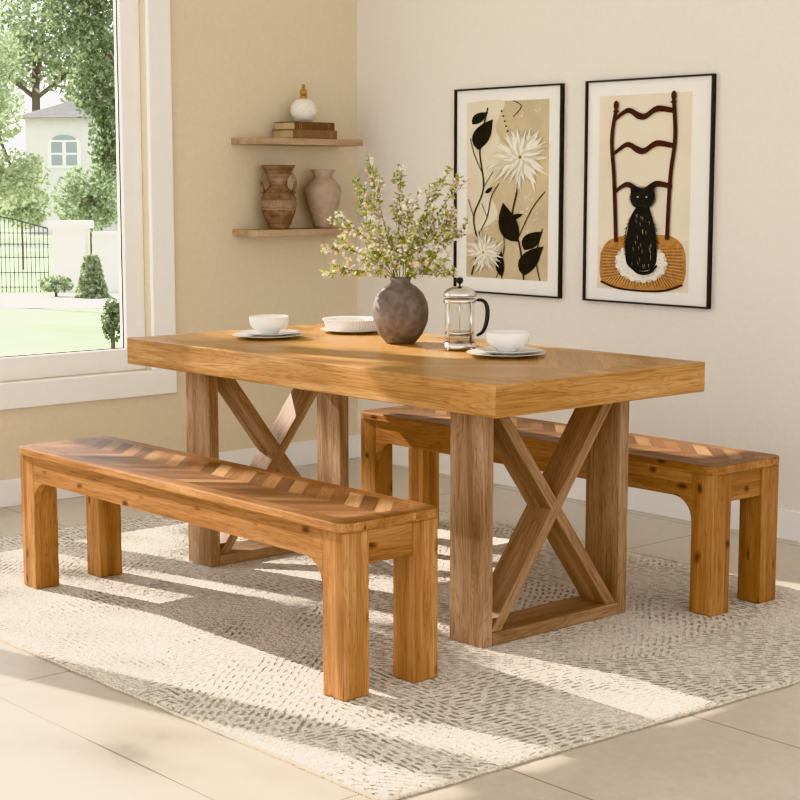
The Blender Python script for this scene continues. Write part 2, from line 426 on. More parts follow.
prof = [(0, 0), (.024, 0)]+[(.058*math.sin(a), .052-.056*math.cos(a)) for a in [PI*(.14+.72*k/28) for k in range(29)]]+[(.020, .101), (0, .101)]
m.lathe(prof, 240, mod=lambda a, r, z: 1+(.035*math.cos(20*a)*math.cos(z*260) if r > .026 else 0)); m.build('body', MATTE_W, j, smooth=True)
GILT = plain('gilt_stopper', '#b58f55', .4, .35)
m = MB(); m.lathe([(.017, .100), (.014, .110), (.018, .118), (.0, .118)], 32); m.build('collar', GILT, j, smooth=True)
m = MB(); m.lathe([(0, .116)]+[(.017*math.sin(PI*k/12), .133-.017*math.cos(PI*k/12)) for k in range(1, 12)]+[(0, .150)], 32)
m.lathe([(0, .148), (.006, .150), (.009, .158), (.006, .166), (0, .168)], 16); m.build('stopper', GILT, j, smooth=True)
t = NT('banded_terracotta', .85); s = t.sep(t.obj()); z = s[2]
nn = t.noise(t.obj(), 28, 5)
cc = t.ramp(nn, [(.3, srgb('#6d5343')), (.5, srgb('#886c58')), (.7, srgb('#9e8571'))])
bf = t.m('FRACT', t.m('ADD', t.m('MULTIPLY', z, 30), t.m('MULTIPLY', nn, .5))); bl_ = t.m('LESS_THAN', bf, .16)
an = t.m('ARCTAN2', s[1], s[0])
tick = t.m('MULTIPLY', t.m('GREATER_THAN', t.m('SINE', t.m('MULTIPLY', an, 30)), .5), t.m('GREATER_THAN', t.m('FRACT', t.m('MULTIPLY', z, 15)), .5))
mid = t.m('MAXIMUM', t.m('MULTIPLY', t.m('GREATER_THAN', z, .085), t.m('LESS_THAN', z, .13)), t.m('MULTIPLY', t.m('GREATER_THAN', z, .21), t.m('LESS_THAN', z, .24)))
cc = t.mix(t.m('MULTIPLY', mid, .35), cc, srgb('#c0ac98'))
pat = t.m('MAXIMUM', t.m('MULTIPLY', bl_, .9), t.m('MULTIPLY', tick, .5))
t.color(t.mix(t.m('MULTIPLY', pat, .38), cc, srgb('#4c3a30'))); t.bump(pat, -.3, .002); CARV = t.mat
rt = math.atan2(.7507, .6604)     # azimuth that points to image right
v = thing('handled_vase', (XL+.095, 1.034, ZS2), 'banded brown and beige vase with two small handles on the lower shelf', 'vase')
m = MB()
m.lathe([(0, 0), (.044, 0), (.046, .008), (.055, .03), (.072, .07), (.080, .108), (.077, .138), (.060, .165), (.044, .182), (.038, .196), (.040, .214), (.051, .238), (.066, .262), (.075, .276), (.072, .280), (.062, .272), (.038, .225), (.032, .196), (.05, .16), (.05, .02), (0, .015)], 64)
m.build('body', CARV, v, smooth=True)
for sg in (-1, 1):
    m = MB(); pts = []
    for k in range(13):
        a = -PI/2+PI*k/12; pts.append((sg*(.042+.032*math.cos(a)+.014*(k < 3)), 0, .200+.046*math.sin(a)))
    m.tube(pts, .0075, 10); m.build('handle', CARV, v, smooth=True, rot=(0, 0, rt))
BEIGE = plain('sandy_stoneware', '#b7a392', .8, 0, .12, .3, 40)
m = MB()
m.lathe([(0, 0), (.036, 0), (.042, .01), (.058, .06), (.077, .12), (.084, .160), (.077, .190), (.056, .213), (.043, .224), (.041, .235), (.053, .255), (.055, .262), (.048, .262), (.034, .235), (.034, .22), (.06, .18), (.06, .12), (.03, .02), (0, .015)], 64)
o = m.build('bellied_vase', BEIGE, loc=(XL+.095, 1.284, ZS2), smooth=True); tag(o, 'sandy beige bellied vase with flared lip on the lower shelf', 'vase')

# ------------------------------------------------------------------ tableware
ZT = .762
def plate_prof(r, h):
    return [(0, .0), (r*.55, .0), (r*.62, .002), (r*.8, h*.55), (r, h*.9), (r*1.003, h), (r*.985, h), (r*.8, h*.65), (r*.62, .006), (0, .005)]
def plate(loc, r, label, h=.013, name='plate'):
    m = MB(); m.lathe(plate_prof(r, h), 72); o = m.build(name, PORC, loc=loc, smooth=True)
    return tag(o, label, 'plate')
def bowl(loc, label):
    m = MB()
    m.lathe([(0, 0), (.03, 0), (.032, .004), (.034, .008), (.055, .016), (.064, .03), (.067, .056), (.0655, .0575), (.064, .056), (.06, .032), (.05, .02), (.03, .013), (0, .011)], 72)
    return tag(m.build('small_bowl', PORC, loc=loc, smooth=True), label, 'bowl', 'white bowls at the place settings')
for (x, y, nm) in ((-.565, -.0755, 'left'), (.387, .105, 'right')):
    far = nm == 'left'
    plate((x, y, ZT+.0005), .119, 'larger white plate under the %s bowl and smaller plate' % ('window end' if far else 'french press side'))
    plate((x+.008, y+.006, ZT+.0095), .100, 'smaller white plate directly under the %s bowl' % ('window end' if far else 'french press side'))
    bowl((x+.004, y+.002, ZT+.0165), 'small white bowl on stacked plates, %s' % ('at the window end of the table' if far else 'in front of the glass coffee press'))
plate((-.535, .270, ZT+.0005), .112, 'flat white plate beneath the fluted dish by the dark vase')
m = MB()
fl = lambda a, r, z: 1+(.013*math.cos(54*a) if r > .08 and z > .004 else 0)
m.lathe([(0, .001), (.086, .001), (.091, .005), (.099, .034), (.104, .038), (.103, .041), (.098, .038), (.086, .010), (.078, .006), (0, .006)], 432, mod=fl)
tag(m.build('fluted_dish', PORC, loc=(-.545, .278, ZT+.007), smooth=True), 'round white finely fluted dish beside the dark flower vase', 'dish')

t = NT('dark_stoneware', .7)
n1 = t.noise(t.obj(), 11, 6, .6, .6); n2 = t.noise(t.obj(), 60, 4)
t.color(t.mix(.35, t.ramp(n1, [(.32, srgb('#5a4f49')), (.5, srgb('#7a6d66')), (.7, srgb('#988b83'))]), t.ramp(n2, [(.3, srgb('#544a44')), (.7, srgb('#8f827a'))])))
t.bump(t.m('ADD', n1, n2), .25, .003); DARKV = t.mat
VX, VY = -.134, .140
m = MB()
m.lathe([(0, 0), (.045, 0), (.05, .004), (.072, .030), (.088, .068), (.092, .10), (.088, .132), (.074, .162), (.052, .184), (.036, .193), (.031, .199), (.035, .211), (.033, .213), (.028, .2), (.03, .19), (.05, .172), (.075, .14), (.082, .1), (.06, .03), (.03, .01), (0, .009)], 72)
tag(m.build('flower_vase', DARKV, loc=(VX, VY, ZT+.0005), smooth=True), 'round mottled grey brown stoneware vase holding blossom branches on the table', 'vase')

# blossom branches
STEM = plain('branch_stem', '#7f7a42', .7)
t = NT('branch_leaf', .55); r = t.node('ShaderNodeNewGeometry').outputs['Random Per Island']
col = t.ramp(r, [(0, srgb('#7f8f3a')), (.5, srgb('#a8b350')), (1, srgb('#d2d683'))]); t.color(col)
tr = t.node('ShaderNodeBsdfTranslucent'); t.l.new(col, tr.inputs[0]); mx = t.node('ShaderNodeMixShader'); mx.inputs[0].default_value = .4
t.l.new(t.b.outputs[0], mx.inputs[1]); t.l.new(tr.outputs[0], mx.inputs[2]); t.l.new(mx.outputs[0], t.out.inputs[0]); LEAF = t.mat
t = NT('branch_blossom', .7); r = t.node('ShaderNodeNewGeometry').outputs['Random Per Island']
t.color(t.ramp(r, [(0, srgb('#f3e8d8')), (.5, srgb('#fbf5ec')), (.8, srgb('#f4dfd2')), (1, srgb('#dfab9d'))])); BLOS = t.mat
def rv(): return Vector((random.uniform(-1, 1), random.uniform(-1, 1), random.uniform(-1, 1))).normalized()
def leaf(m, p, d, L, W):
    side = d.cross(rv()); side.normalize()
    mid = p+d*L*.5
    v = [m.bm.verts.new(q) for q in (p, mid+side*W, p+d*L, mid-side*W)]; m.bm.faces.new(v)
def flower(m, p, r):
    n = rv(); a = n.orthogonal().normalized(); b = n.cross(a)
    c = m.bm.verts.new(p); ring = []
    for k in range(10):
        q = r if k % 2 == 0 else r*.55; an = 2*PI*k/10
        ring.append(m.bm.verts.new(p+(a*math.cos(an)+b*math.sin(an))*q+n*r*.35))
    for k in range(10): m.bm.faces.new([c, ring[k], ring[(k+1) % 10]])
def branch(az, reach, height, droop):
    o = thing('blossom_branch', (VX, VY, ZT+.03), 'slender branch with small green leaves and tiny cream blossoms in the dark vase', 'branch', 'blossom branches in the dark vase')
    st, lf, bl = MB(), MB(), MB()
    d = Vector((math.cos(az), math.sin(az), 0)); pts = []; n = 14
    rim = .18; ph = random.random()*6
    for i in range(n+1):
        q = i/n
        if q < .25: h = rim*q/.25; rr = .004+.016*(q/.25)
        else:
            u = (q-.25)/.75; h = rim+height*(u-droop*u*u); rr = .020+reach*(u**1.15)
        w = .008*math.sin(ph+q*7)*(q > .25)
        pts.append(d*rr+Vector((-d.y*w, d.x*w, h)))
    st.tube(pts, [.0022-.0014*i/n for i in range(n+1)], 5)
    def dress(path, dens, q0):
        k = len(path)
        for i in range(k-1):
            if i/k < q0: continue
            a, b = path[i], path[i+1]; dr = (b-a).normalized()
            for _ in range(dens):
                p = a.lerp(b, random.random())
                side = (rv()+dr*.6).normalized()
                if random.random() < .38: leaf(lf, p, side, random.uniform(.013, .028), random.uniform(.003, .006))
                else:
                    e = p+side*random.uniform(.004, .016); flower(bl, e, random.uniform(.0044, .0078))
    dress(pts, 12, .32)
    for _ in range(10):
        i = random.randint(5, n-1); p = pts[i]; dr = (pts[min(i+1, n)]-pts[i-1]).normalized()
        s_ = (dr*.95+rv()*.65+Vector((0, 0, .2))).normalized(); L = random.uniform(.055, .11)*(1-.3*i/n)
        tw = [p+s_*L*k/5+Vector((0, 0, .012*(k/5)**2)) for k in range(6)]
        st.tube(tw, [.0011-.0001*k for k in range(6)], 4)
        dress(tw, 7, .1)
    st.build('stem', STEM, o, smooth=True); lf.build('leaves', LEAF, o, recalc=False); bl.build('blossoms', BLOS, o, recalc=False)
for az, re, hh, dr in [(rt, .18, .22, .35), (rt+.3, .17, .33, .12), (rt-.5, .17, .27, .3), (rt+PI, .19, .18, .45), (rt+PI+.35, .17, .26, .3), (rt+PI-.4, .14, .31, .1),
                       (rt+PI+.1, .08, .38, .05), (rt+1.5, .06, .36, .03), (rt+.1, .11, .34, .05), (rt-1.4, .10, .26, .1), (rt+1.1, .15, .24, .2), (rt-2.1, .15, .2, .3),
                       (rt+2.3, .14, .28, .15), (rt-.9, .14, .12, .4), (rt+PI-.1, .18, .07, .7), (rt+.2, .15, .06, .8), (rt-1.8, .05, .26, .05)]:
    branch(az, re, hh, dr)

# french press
fp = thing('french_press', (.159, .128, ZT+.0005), 'glass and steel coffee press with dark curved handle on the table', 'coffee press', rz=rt)
m = MB(); m.lathe([(0, .012), (.044, .012), (.047, .016), (.047, .165), (.0485, .17), (.0465, .17), (.0455, .165), (.0455, .018), (0, .016)], 56); m.build('glass_beaker', GLASS, fp, smooth=True)
m = MB()
m.lathe([(0, .004), (.049, .004), (.051, .008), (.051, .024), (.0485, .024), (.0485, .010), (0, .010)], 56)
m.lathe([(.0482, .148), (.051, .148), (.051, .160), (.0482, .160), (.0482, .148)], 56)
for k in range(4):
    a = PI/4+PI/2*k; ca, sa = math.cos(a), math.sin(a)
    m.tube([(.0497*ca, .0497*sa, .02), (.0497*ca, .0497*sa, .155)], .0028, 8)
    m.tube([(.050*ca, .050*sa, .012), (.054*ca, .054*sa, .0), (.050*ca, .050*sa, .0)], .003, 6)
m.build('steel_frame', CHROME, fp, smooth=True)
m = MB(); m.lathe([(.0, .176), (.044, .172), (.051, .168), (.052, .173), (.05, .180), (.04, .190), (.022, .198), (0, .2)], 56); lid = m.build('lid', CHROME, fp, smooth=True)
m = MB(); m.lathe([(0, .198), (.003, .198), (.003, .206), (.008, .209), (.0115, .216), (.0095, .224), (0, .228)], 24); tag(m.build('knob', BLACK, lid, smooth=True), 'small dark knob')
m = MB(); m.tube([(0, 0, .05), (0, 0, .198)], .002, 8); m.lathe([(0, .05), (.043, .05), (.0445, .054), (.043, .058), (0, .058)], 40)
m.lathe([(0, .044), (.040, .044), (.040, .046), (0, .046)], 40); m.build('plunger', CHROME, fp, smooth=True)
m = MB(); m.tube([(.050, 0, .155), (.066, 0, .158), (.082, 0, .150), (.088, 0, .125), (.086, 0, .095), (.078, 0, .062), (.066, 0, .05), (.051, 0, .045)], [.005, .006, .007, .0075, .0075, .0065, .0055, .004], 12)
m.build('handle', BLACK, fp, smooth=True, subsurf=1)

# ------------------------------------------------------------------ framed art
MATB = plain('white_mat_board', '#f5f3ef', .9, 0, .01)
def flat(name, hexc, var=.06, scale=14):
    return plain(name, hexc, .85, 0, var, 0, scale)
class Art:
    def __init__(s, w, h, pw, ph, mats): s.m = MB(); s.w, s.h, s.pw, s.ph = w, h, pw, ph; s.mats = mats; s.lay = 0
    def P(s, x, y): return ((x/s.pw-.5)*s.w, -(.0100+.00004*s.lay), (1-y/s.ph)*s.h)
    def poly(s, pts, mi, up=True):
        if up: s.lay += 1
        s.m.face([s.P(*p) for p in pts], mi)
    def stroke(s, pts, w, mi):
        s.lay += 1; n = len(pts)
        if not hasattr(w, '__len__'): w = [w]*n
        L, R = [], []
        for i, p in enumerate(pts):
            a, b = pts[max(i-1, 0)], pts[min(i+1, n-1)]; dx, dy = b[0]-a[0], b[1]-a[1]; q = math.hypot(dx, dy) or 1
            nx, ny = -dy/q*w[i]/2, dx/q*w[i]/2
            L.append((p[0]+nx, p[1]+ny)); R.append((p[0]-nx, p[1]-ny))
        for i in range(n-1): s.m.face([s.P(*L[i]), s.P(*L[i+1]), s.P(*R[i+1]), s.P(*R[i])], mi)
    def ell(s, cx, cy, rx, ry, mi, rot=0, n=28):
        c, d = math.cos(rot), math.sin(rot)
        s.poly([(cx+rx*math.cos(2*PI*k/n)*c-ry*math.sin(2*PI*k/n)*d, cy+rx*math.cos(2*PI*k/n)*d+ry*math.sin(2*PI*k/n)*c) for k in range(n)], mi)
    def leaf(s, x, y, ang, L, W, mi, bend=0):
        pts = []
        def at(u, ww):
            a = ang+bend*u; c, d = math.cos(a), math.sin(a); return (x+c*L*u-d*ww, y+d*L*u+c*ww)
        for k in range(9): u = k/8; pts.append(at(u, W*math.sin(PI*u**.8)*.5))
        for k in range(7, 0, -1): u = k/8; pts.append(at(u, -W*math.sin(PI*u**.8)*.5))
        s.poly(pts, mi)
def spline(pts, n=8):
    out = []; P = [pts[0]]+list(pts)+[pts[-1]]
    for i in range(1, len(P)-2):
        for k in range(n):
            u = k/n; q = []
            for c in (0, 1):
                a, b, d, e = P[i-1][c], P[i][c], P[i+1][c], P[i+2][c]
                q.append(.5*((2*b)+(-a+d)*u+(2*a-5*b+4*d-e)*u*u+(-a+3*b-3*d+e)*u**3))
            out.append(tuple(q))
    out.append(pts[-1]); return out
def framed(x0, x1, z0, z1, label):
    w, h = x1-x0, z1-z0; fw = .0072
    f = thing('framed_picture', ((x0+x1)/2, YR, z0), label, 'picture', 'framed prints on the right wall')
    m = MB(); yb, yf = -.001, -.022
    m.box(-w/2, w/2, yf, yb, 0, fw); m.box(-w/2, w/2, yf, yb, h-fw, h); m.box(-w/2, -w/2+fw, yf, yb, fw, h-fw); m.box(w/2-fw, w/2, yf, yb, fw, h-fw)
    m.build('frame', FRAMEB, f, bevel=.001)
    m = MB(); m.box(-w/2+fw, w/2-fw, -.0095, -.002, fw, h-fw); m.build('mat_board', MATB, f)
    return f, w, h
f1, w, h = framed(-1.378, -.748, .811, 1.678, 'framed print of white flowers and black leaves on tan, nearest the shelves')
A = Art(w, h, 108, 208, None)
M1 = [flat('print_tan', '#cfbe9e', .14, 5), flat('print_black', '#1f1c19', .3, 60), flat('print_petal_white', '#f5f0e4', .03), flat('print_twig_brown', '#4b382a', .1), flat('print_petal_shadow', '#dad0ba', .08), flat('print_gold', '#a98038', .1), flat('print_pale', '#e4dac4', .1, 6)]
A.poly([(12, 14), (95, 14), (95, 192), (12, 192)], 0)
A.poly(spline([(12, 14), (50, 14), (42, 40), (54, 70), (36, 100), (44, 130), (12, 150)]), 6)
for k in range(60):
    x, y = random.uniform(14, 86), random.uniform(20, 186); A.stroke([(x, y), (x+random.uniform(1, 5), y+random.uniform(-5, 5))], [random.uniform(.5, 2), .2], random.choice((6, 6, 0)))
for pts, wd in [([(18, 190), (24, 160), (20, 130), (30, 100), (26, 60), (34, 20)], 1.5), ([(24, 150), (34, 130), (38, 110), (46, 96)], 1.0), ([(72, 192), (68, 160), (60, 130), (64, 105), (66, 80)], 1.8),
                ([(28, 84), (20, 66), (16, 50)], .9), ([(26, 62), (36, 46), (38, 34)], .8), ([(66, 150), (80, 120), (92, 104)], 1.0), ([(20, 130), (14, 112)], .8), ([(50, 192), (46, 172), (38, 158)], 1.1), ([(60, 30), (68, 20), (60, 14)], .8),
                ([(88, 192), (84, 168), (90, 140)], 1.0), ([(44, 192), (52, 160), (48, 130)], .8), ([(34, 130), (28, 116)], .6), ([(30, 100), (40, 84)], .7)]:
    A.stroke(spline(pts), wd, 3)
for x, y, a, L, W, bd in [(24, 62, -1.5, 34, 18, .4), (18, 36, -.9, 20, 10, .3), (66, 154, -2.3, 42, 20, .35), (72, 162, -1.1, 26, 15, .3), (72, 188, -1.5, 36, 18, .5), (58, 132, -.6, 14, 5, .2), (32, 106, -.7, 10, 4, 0), (50, 190, -1.9, 26, 9, .3)]:
    A.leaf(x, y, a, L, W, 1, bd)
def mum(cx, cy, R, n=44, lim=95):
    def pet(a, L, W, mi, bd=0):
        ex = cx+math.cos(a)*L
        if ex > lim-1: L *= max(.2, (lim-1-cx)/(math.cos(a)*L))
        if cx+math.cos(a)*L < 13: L *= (cx-13)/(-math.cos(a)*L)
        A.leaf(cx, cy, a, L, W, mi, bd)
    for k in range(n):
        a = 2*PI*k/n+random.uniform(-.12, .12); pet(a, R*random.uniform(.75, 1.12), R*.095, 4 if k % 2 == 0 else 2, random.uniform(-.3, .3))
    for k in range(32): pet(2*PI*k/32+random.uniform(-.1, .1), R*random.uniform(.6, .85), R*.09, 2 if k % 3 else 4, random.uniform(-.3, .3))
    for k in range(20): pet(2*PI*k/20+.2, R*.52, R*.08, 4 if k % 2 else 2, .3)
    for k in range(14): pet(2*PI*k/14, R*.32, R*.07, 2 if k % 2 else 4)
    A.ell(cx, cy, R*.05, R*.05, 5)
mum(68, 70, 35)
mum(32, 166, 23)
for k in range(5): A.ell(50+k*1.5, 24+k*5, 1, 1, 3)
A.m.build('art_print', M1, f1)
f2, w, h = framed(-.619, .014, .811, 1.68, 'framed print of a black cat on a rush seat chair, beside the flower print')
A = Art(w, h, 128, 226, None)
M2 = [flat('print_cream', '#eadfcc', .05, 5), flat('print_chair_brown', '#43231d', .25, 40), flat('print_rush_orange', '#bb8853', .25, 60), flat('print_cat_black', '#252526', .6, 120), flat('print_cushion_white', '#eee8de', .06), flat('print_rush_dark', '#8a5a32', .1), flat('print_cat_eye', '#c9c3b4', .02), flat('print_floor_pale', '#e4d9c3', .06, 8), flat('print_rush_light', '#dcb888', .1), flat('print_lace', '#d3cabb', .05)]
A.poly([(14, 16), (107, 16), (107, 212), (14, 212)], 0)
A.poly([(14, 168), (107, 160), (107, 212), (14, 212)], 7)
seat = spline([(17, 176), (24, 164), (38, 158), (62, 156), (86, 156), (98, 162), (104, 176), (103, 200), (92, 209), (60, 211), (28, 209), (17, 200), (17, 176)], 5)[:-1]
A.poly(seat, 2)
for k in range(47):
    a = k/46; A.stroke([(60+(34-60+54*a)*.35, 176), (22+76*a, 207)], .5, 5 if k % 2 else 8)
for k in range(20):
    A.stroke([(20-k*.1, 170+k*1.7), (40, 172+k*1.35)], .45, 8 if k % 2 else 5); A.stroke([(101+k*.1, 168+k*1.75), (80, 170+k*1.4)], .45, 8 if k % 2 else 5)
A.stroke(spline([(18, 205), (40, 211.5), (80, 211.5), (102, 204)]), 2.2, 1)
for k in range(26):
    a = 2*PI*k/26; A.ell(60+24*math.cos(a), 184+18*math.sin(a), 3.0, 2.6, 9 if k % 2 else 4)
A.ell(60, 184, 24, 18, 4)
for k in range(22):
    a = 2*PI*k/22; A.ell(60+20*math.cos(a), 184+14.5*math.sin(a), .8, .7, 9)
for px in ([(32, 30), (28, 60), (31, 100), (34, 164)], [(90, 22), (92, 60), (88, 100), (86, 160)]):
    A.stroke(spline(px), 3.8, 1)
for c_, y in ((32, 26), (90, 19)): A.ell(c_, y, 2.6, 4.8, 1); A.ell(c_, y+6, 3.2, 1.3, 1)
for y in (38, 72, 112):
    top = spline([(31, y), (44, y-9), (56, y-4), (62, y-3), (74, y-10), (90, y-7)], 8); bot = spline([(90, y-2), (74, y-4), (62, y+3), (54, y+2), (44, y-4), (31, y+4)], 8)
    A.poly(top+bot, 1)
body = spline([(56, 126), (49, 138), (46, 152), (44, 168), (45, 183), (50, 190), (60, 192), (71, 190), (76, 183), (76, 168), (74, 152), (71, 138), (67, 126)], 4)
A.poly(body, 3)
for k in range(110):
    a = 2*PI*k/110; x, y = 60+15*math.cos(a), 161+28*math.sin(a); q = random.uniform(1.5, 4.5)
    A.stroke([(x, y), (x+q*math.cos(a), y+q*math.sin(a)+2)], [1.3, .2], 3)
head = spline([(51, 111), (49, 118), (52, 127), (61, 130), (70, 127), (74, 118), (72, 111), (61, 109)], 4); A.poly(head, 3)
for k in range(46):
    a = 2*PI*k/46; x, y = 61.5+11.5*math.cos(a), 119+9.5*math.sin(a)
    A.stroke([(x, y), (x+2.6*math.cos(a), y+2.6*math.sin(a))], [1.0, .2], 3)
A.poly([(50, 115), (49, 103), (58, 110)], 3); A.poly([(73, 115), (75, 102), (65, 110)], 3)
A.stroke(spline([(52, 188), (60, 194), (70, 193), (78, 186)]), [3.5]*20+[2]*8, 3)
A.ell(57, 118, 1.0, .7, 6); A.ell(66, 118, 1.0, .7, 6)
for k in range(30):
    x, y = random.uniform(49, 72), random.uniform(134, 186); A.stroke([(x, y), (x+.6, y+4)], [.4, .1], 6)
A.m.build('art_print', M2, f2)

# ------------------------------------------------------------------ outdoors
CX, CY, CZ = 3.916, -3.425, 1.28
def gp(u, F):
    R = (u-400)/1660*F; return (-.7507*F+.6604*R+CX, .6604*F+.7507*R+CY)
def gz(v, F): return CZ-(v-183)/1674*F
GZ = -1.2
t = NT('lawn_grass', .9); f = t.noise(t.obj(), 1.5, 6); f2_ = t.noise(t.obj(), .25, 4)
t.color(t.mix(.5, t.ramp(f, [(.3, srgb('#93a07a')), (.7, srgb('#bdc5a8'))]), t.ramp(f2_, [(.42, srgb('#7c8b66')), (.58, srgb('#c6ccb2'))]))); LAWN = t.mat
m = MB(); m.box(-160, -2.6, -60, 160, GZ-.2, GZ); struct(m.build('ground', LAWN))
PAV = plain('pale_paving', '#d6d0ca', .9, 0, .05, 0, 3)
def strip(name, F0, F1, u0, u1, mat, z):
    m = MB(); q = [(*gp(u0, F0), z), (*gp(u1, F0), z), (*gp(u1, F1), z), (*gp(u0, F1), z)]; m.face(q); return m.build(name, mat)
struct(strip('paving_strip', 33, 37.5, -120, 200, PAV, GZ+.01))  # pale paving strip across the lawn
STUC = plain('garden_stucco', '#e6e2dd', .9, 0, .04, 0, 4)
IRON = plain('wrought_iron', '#3c4042', .6)
def yawed(name, u, F, label, cat, group=None):
    x, y = gp(u, F); return thing(name, (x, y, GZ), label, cat, group, rz=rt-PI/2)
def boxed(root, name, mats, boxes, bevel=0):
    m = MB()
    for b in boxes: m.box(*b)
    return m.build(name, mats, root, bevel=bevel)
p = yawed('gate_pillar', 73, 38, 'white stucco gate pillar on the right of the iron gate', 'pillar')
boxed(p, 'shaft', STUC, [(-.35, .35, -.35, .35, 0, 1.45)]); boxed(p, 'cap', STUC, [(-.44, .44, -.44, .44, 1.45, 1.62)], .02)
gt = yawed('garden_gate', 15, 38.0, 'dark wrought iron garden gate beyond the lawn', 'gate')
m = MB()
for k in range(17):
    yy = -.78+k*.0975; top = 1.45+.3*math.cos((yy+.78)/1.56*PI/2)
    m.tube([(0, yy, .0), (0, yy, top)], .013, 6)
for z in (.12, .45, .8, 1.1, 1.35): m.tube([(0, -.8, z), (0, .8, z)], .013, 6)
m.tube([(0, -.8, 1.76), (0, -.4, 1.74), (0, 0, 1.67), (0, .4, 1.56), (0, .8, 1.45)], .02, 6)
m.build('bars', IRON, gt)
gw = yawed('garden_wall', 138, 38, 'low white garden wall right of the gate pillar', 'garden wall')
boxed(gw, 'wall_body', STUC, [(-.15, .15, -.98, 2.6, 0, 1.3)]); boxed(gw, 'coping', STUC, [(-.2, .2, -.98, 2.6, 1.3, 1.38)])
HF = 80; hs = yawed('house', 90, HF, 'pale stucco house with dark grey hipped roof and arched window behind the trees', 'house')
HW = plain('house_stucco', '#c9c5c3', .9, 0, .03, 0, 2); ROOF = plain('slate_roof', '#5f5c5c', .8, 0, .2, 0, 3); PANE = plain('dark_house_glass', '#8a9296', .3)
m = MB(); m.box(-6, 0, -2.9, 9, 0, 5.6); m.build('house_wall', HW, hs)
m = MB()
E = [(.45, -3.4, 5.55), (.45, 9.4, 5.55), (-6.4, 9.4, 5.55), (-6.4, -3.4, 5.55)]; Rg = [(-2.9, -.4, 6.75), (-2.9, 6.5, 6.75)]
m.face([E[0], E[1], Rg[1], Rg[0]]); m.face([E[1], E[2], Rg[1]]); m.face([E[2], E[3], Rg[0], Rg[1]]); m.face([E[3], E[0], Rg[0]]); m.face(E)
m.build('roof', ROOF, hs, recalc=True)
boxed(hs, 'chimney', HW, [(-3.4, -2.6, .6, 1.3, 6.3, 7.3)])
def arch(w, h, n=10): return [(-w, 0), (w, 0), (w, h)]+[(w*math.cos(PI*k/n), h+w*.6*math.sin(PI*k/n)) for k in range(1, n)]+[(-w, h)]
m = MB(); m.prism([(a-1.05, b+3.2) for a, b in arch(.78, 1.1)], lambda a, b, d: (d, a, b), .0, .1); fo = m.build('arched_window', WHITE, hs)
for yy in (-.35, .35):
    for zz_ in (3.3, 3.9):
        m = MB(); m.box(.1, .12, -1.05+yy-.27, -1.05+yy+.27, zz_, zz_+.52); m.build('pane', PANE, fo)
m = MB(); m.prism([(a-1.05, b+4.5) for a, b in [(.6*math.cos(PI*k/10), .26*math.sin(PI*k/10)) for k in range(11)]], lambda a, b, d: (d, a, b), .1, .12); m.build('pane', PANE, fo)

def foliage_mat(name, c0, c1, c2):
    t = NT(name, .7); r = t.node('ShaderNodeNewGeometry').outputs['Random Per Island']
    col = t.ramp(r, [(0, srgb(c0)), (.5, srgb(c1)), (1, srgb(c2))]); t.color(col)
    tr = t.node('ShaderNodeBsdfTranslucent'); t.l.new(col, tr.inputs[0]); mx = t.node('ShaderNodeMixShader'); mx.inputs[0].default_value = .45
    t.l.new(t.b.outputs[0], mx.inputs[1]); t.l.new(tr.outputs[0], mx.inputs[2]); t.l.new(mx.outputs[0], t.out.inputs[0]); return t.mat
FG = [foliage_mat('foliage_light', '#7f8e64', '#a5b288', '#d4dbbc'), foliage_mat('foliage_mid', '#637352', '#8b9b74', '#bdc8a4'), foliage_mat('foliage_dark', '#3d4e36', '#657854', '#9fae84')]  # leaf colours paled and greyed to paint in the garden haze
BARK = plain('tree_bark', '#5b5044', .9, 0, .2, .3, 10)
def crown(m, c, rad, n, size, thr=-.12, fq=2.5):
    for _ in range(n):
        d = rv()*(random.random()**.5)
        if noise.noise((d.x*fq+c[1], d.y*fq+c[2], d.z*fq)) < thr: continue
        p = Vector((c[0]+d.x*rad[0], c[1]+d.y*rad[1], c[2]+d.z*rad[2]))
        a = rv(); b = a.cross(rv()).normalized(); s_ = size*random.uniform(.5, 1.2)
        m.bm.faces.new([m.bm.verts.new(q) for q in (p-a*s_, p+b*s_*.5, p+a*s_, p-b*s_*.5)])
def tree(u, F, blobs, mat, label, trunk_h, size=.14, tr=.16, group=None):
    x, y = gp(u, F); o = thing('tree', (x, y, GZ), label, 'tree', group, rz=rt-PI/2)
    m = MB()
    for (du, v, rpx, rpz, n) in blobs:
        k = F/1660
        crown(m, (random.uniform(-.5, .5), du*k, gz(v, F)-GZ), (rpx*k, rpx*k, rpz*k), n, size)
    m.build('foliage', mat, o, recalc=False)
    m = MB(); m.tube([(0, 0, -.02), (.05, .05, trunk_h*.5), (0, .1, trunk_h)], [tr, tr*.75, tr*.5], 10)
    for (du, v, rpx, rpz, n) in blobs:
        k = F/1660; m.tube([(0, .07, trunk_h*.8), (0, du*k*.6, (trunk_h+gz(v, F)-GZ)/2), (0, du*k, gz(v, F)-GZ)], [tr*.4, tr*.3, tr*.12], 6)
    m.build('trunk', BARK, o, smooth=True)
tree(150, 30, [(-52, 20, 42, 42, 5200), (-44, 85, 30, 45, 3800), (-36, 145, 22, 50, 2600), (-10, 60, 40, 60, 1200), (-80, -20, 60, 40, 2800)], FG[2], 'dark leafy tree hanging in from the right side of the window', 4.2, .056, .12)
tree(-25, 34, [(10, 110, 50, 40, 4800), (20, 60, 40, 30, 2600), (-30, 40, 60, 70, 2600), (44, 178, 38, 30, 4200)], FG[0], 'light green tree at the left edge of the window view', 4.5, .064, .15)
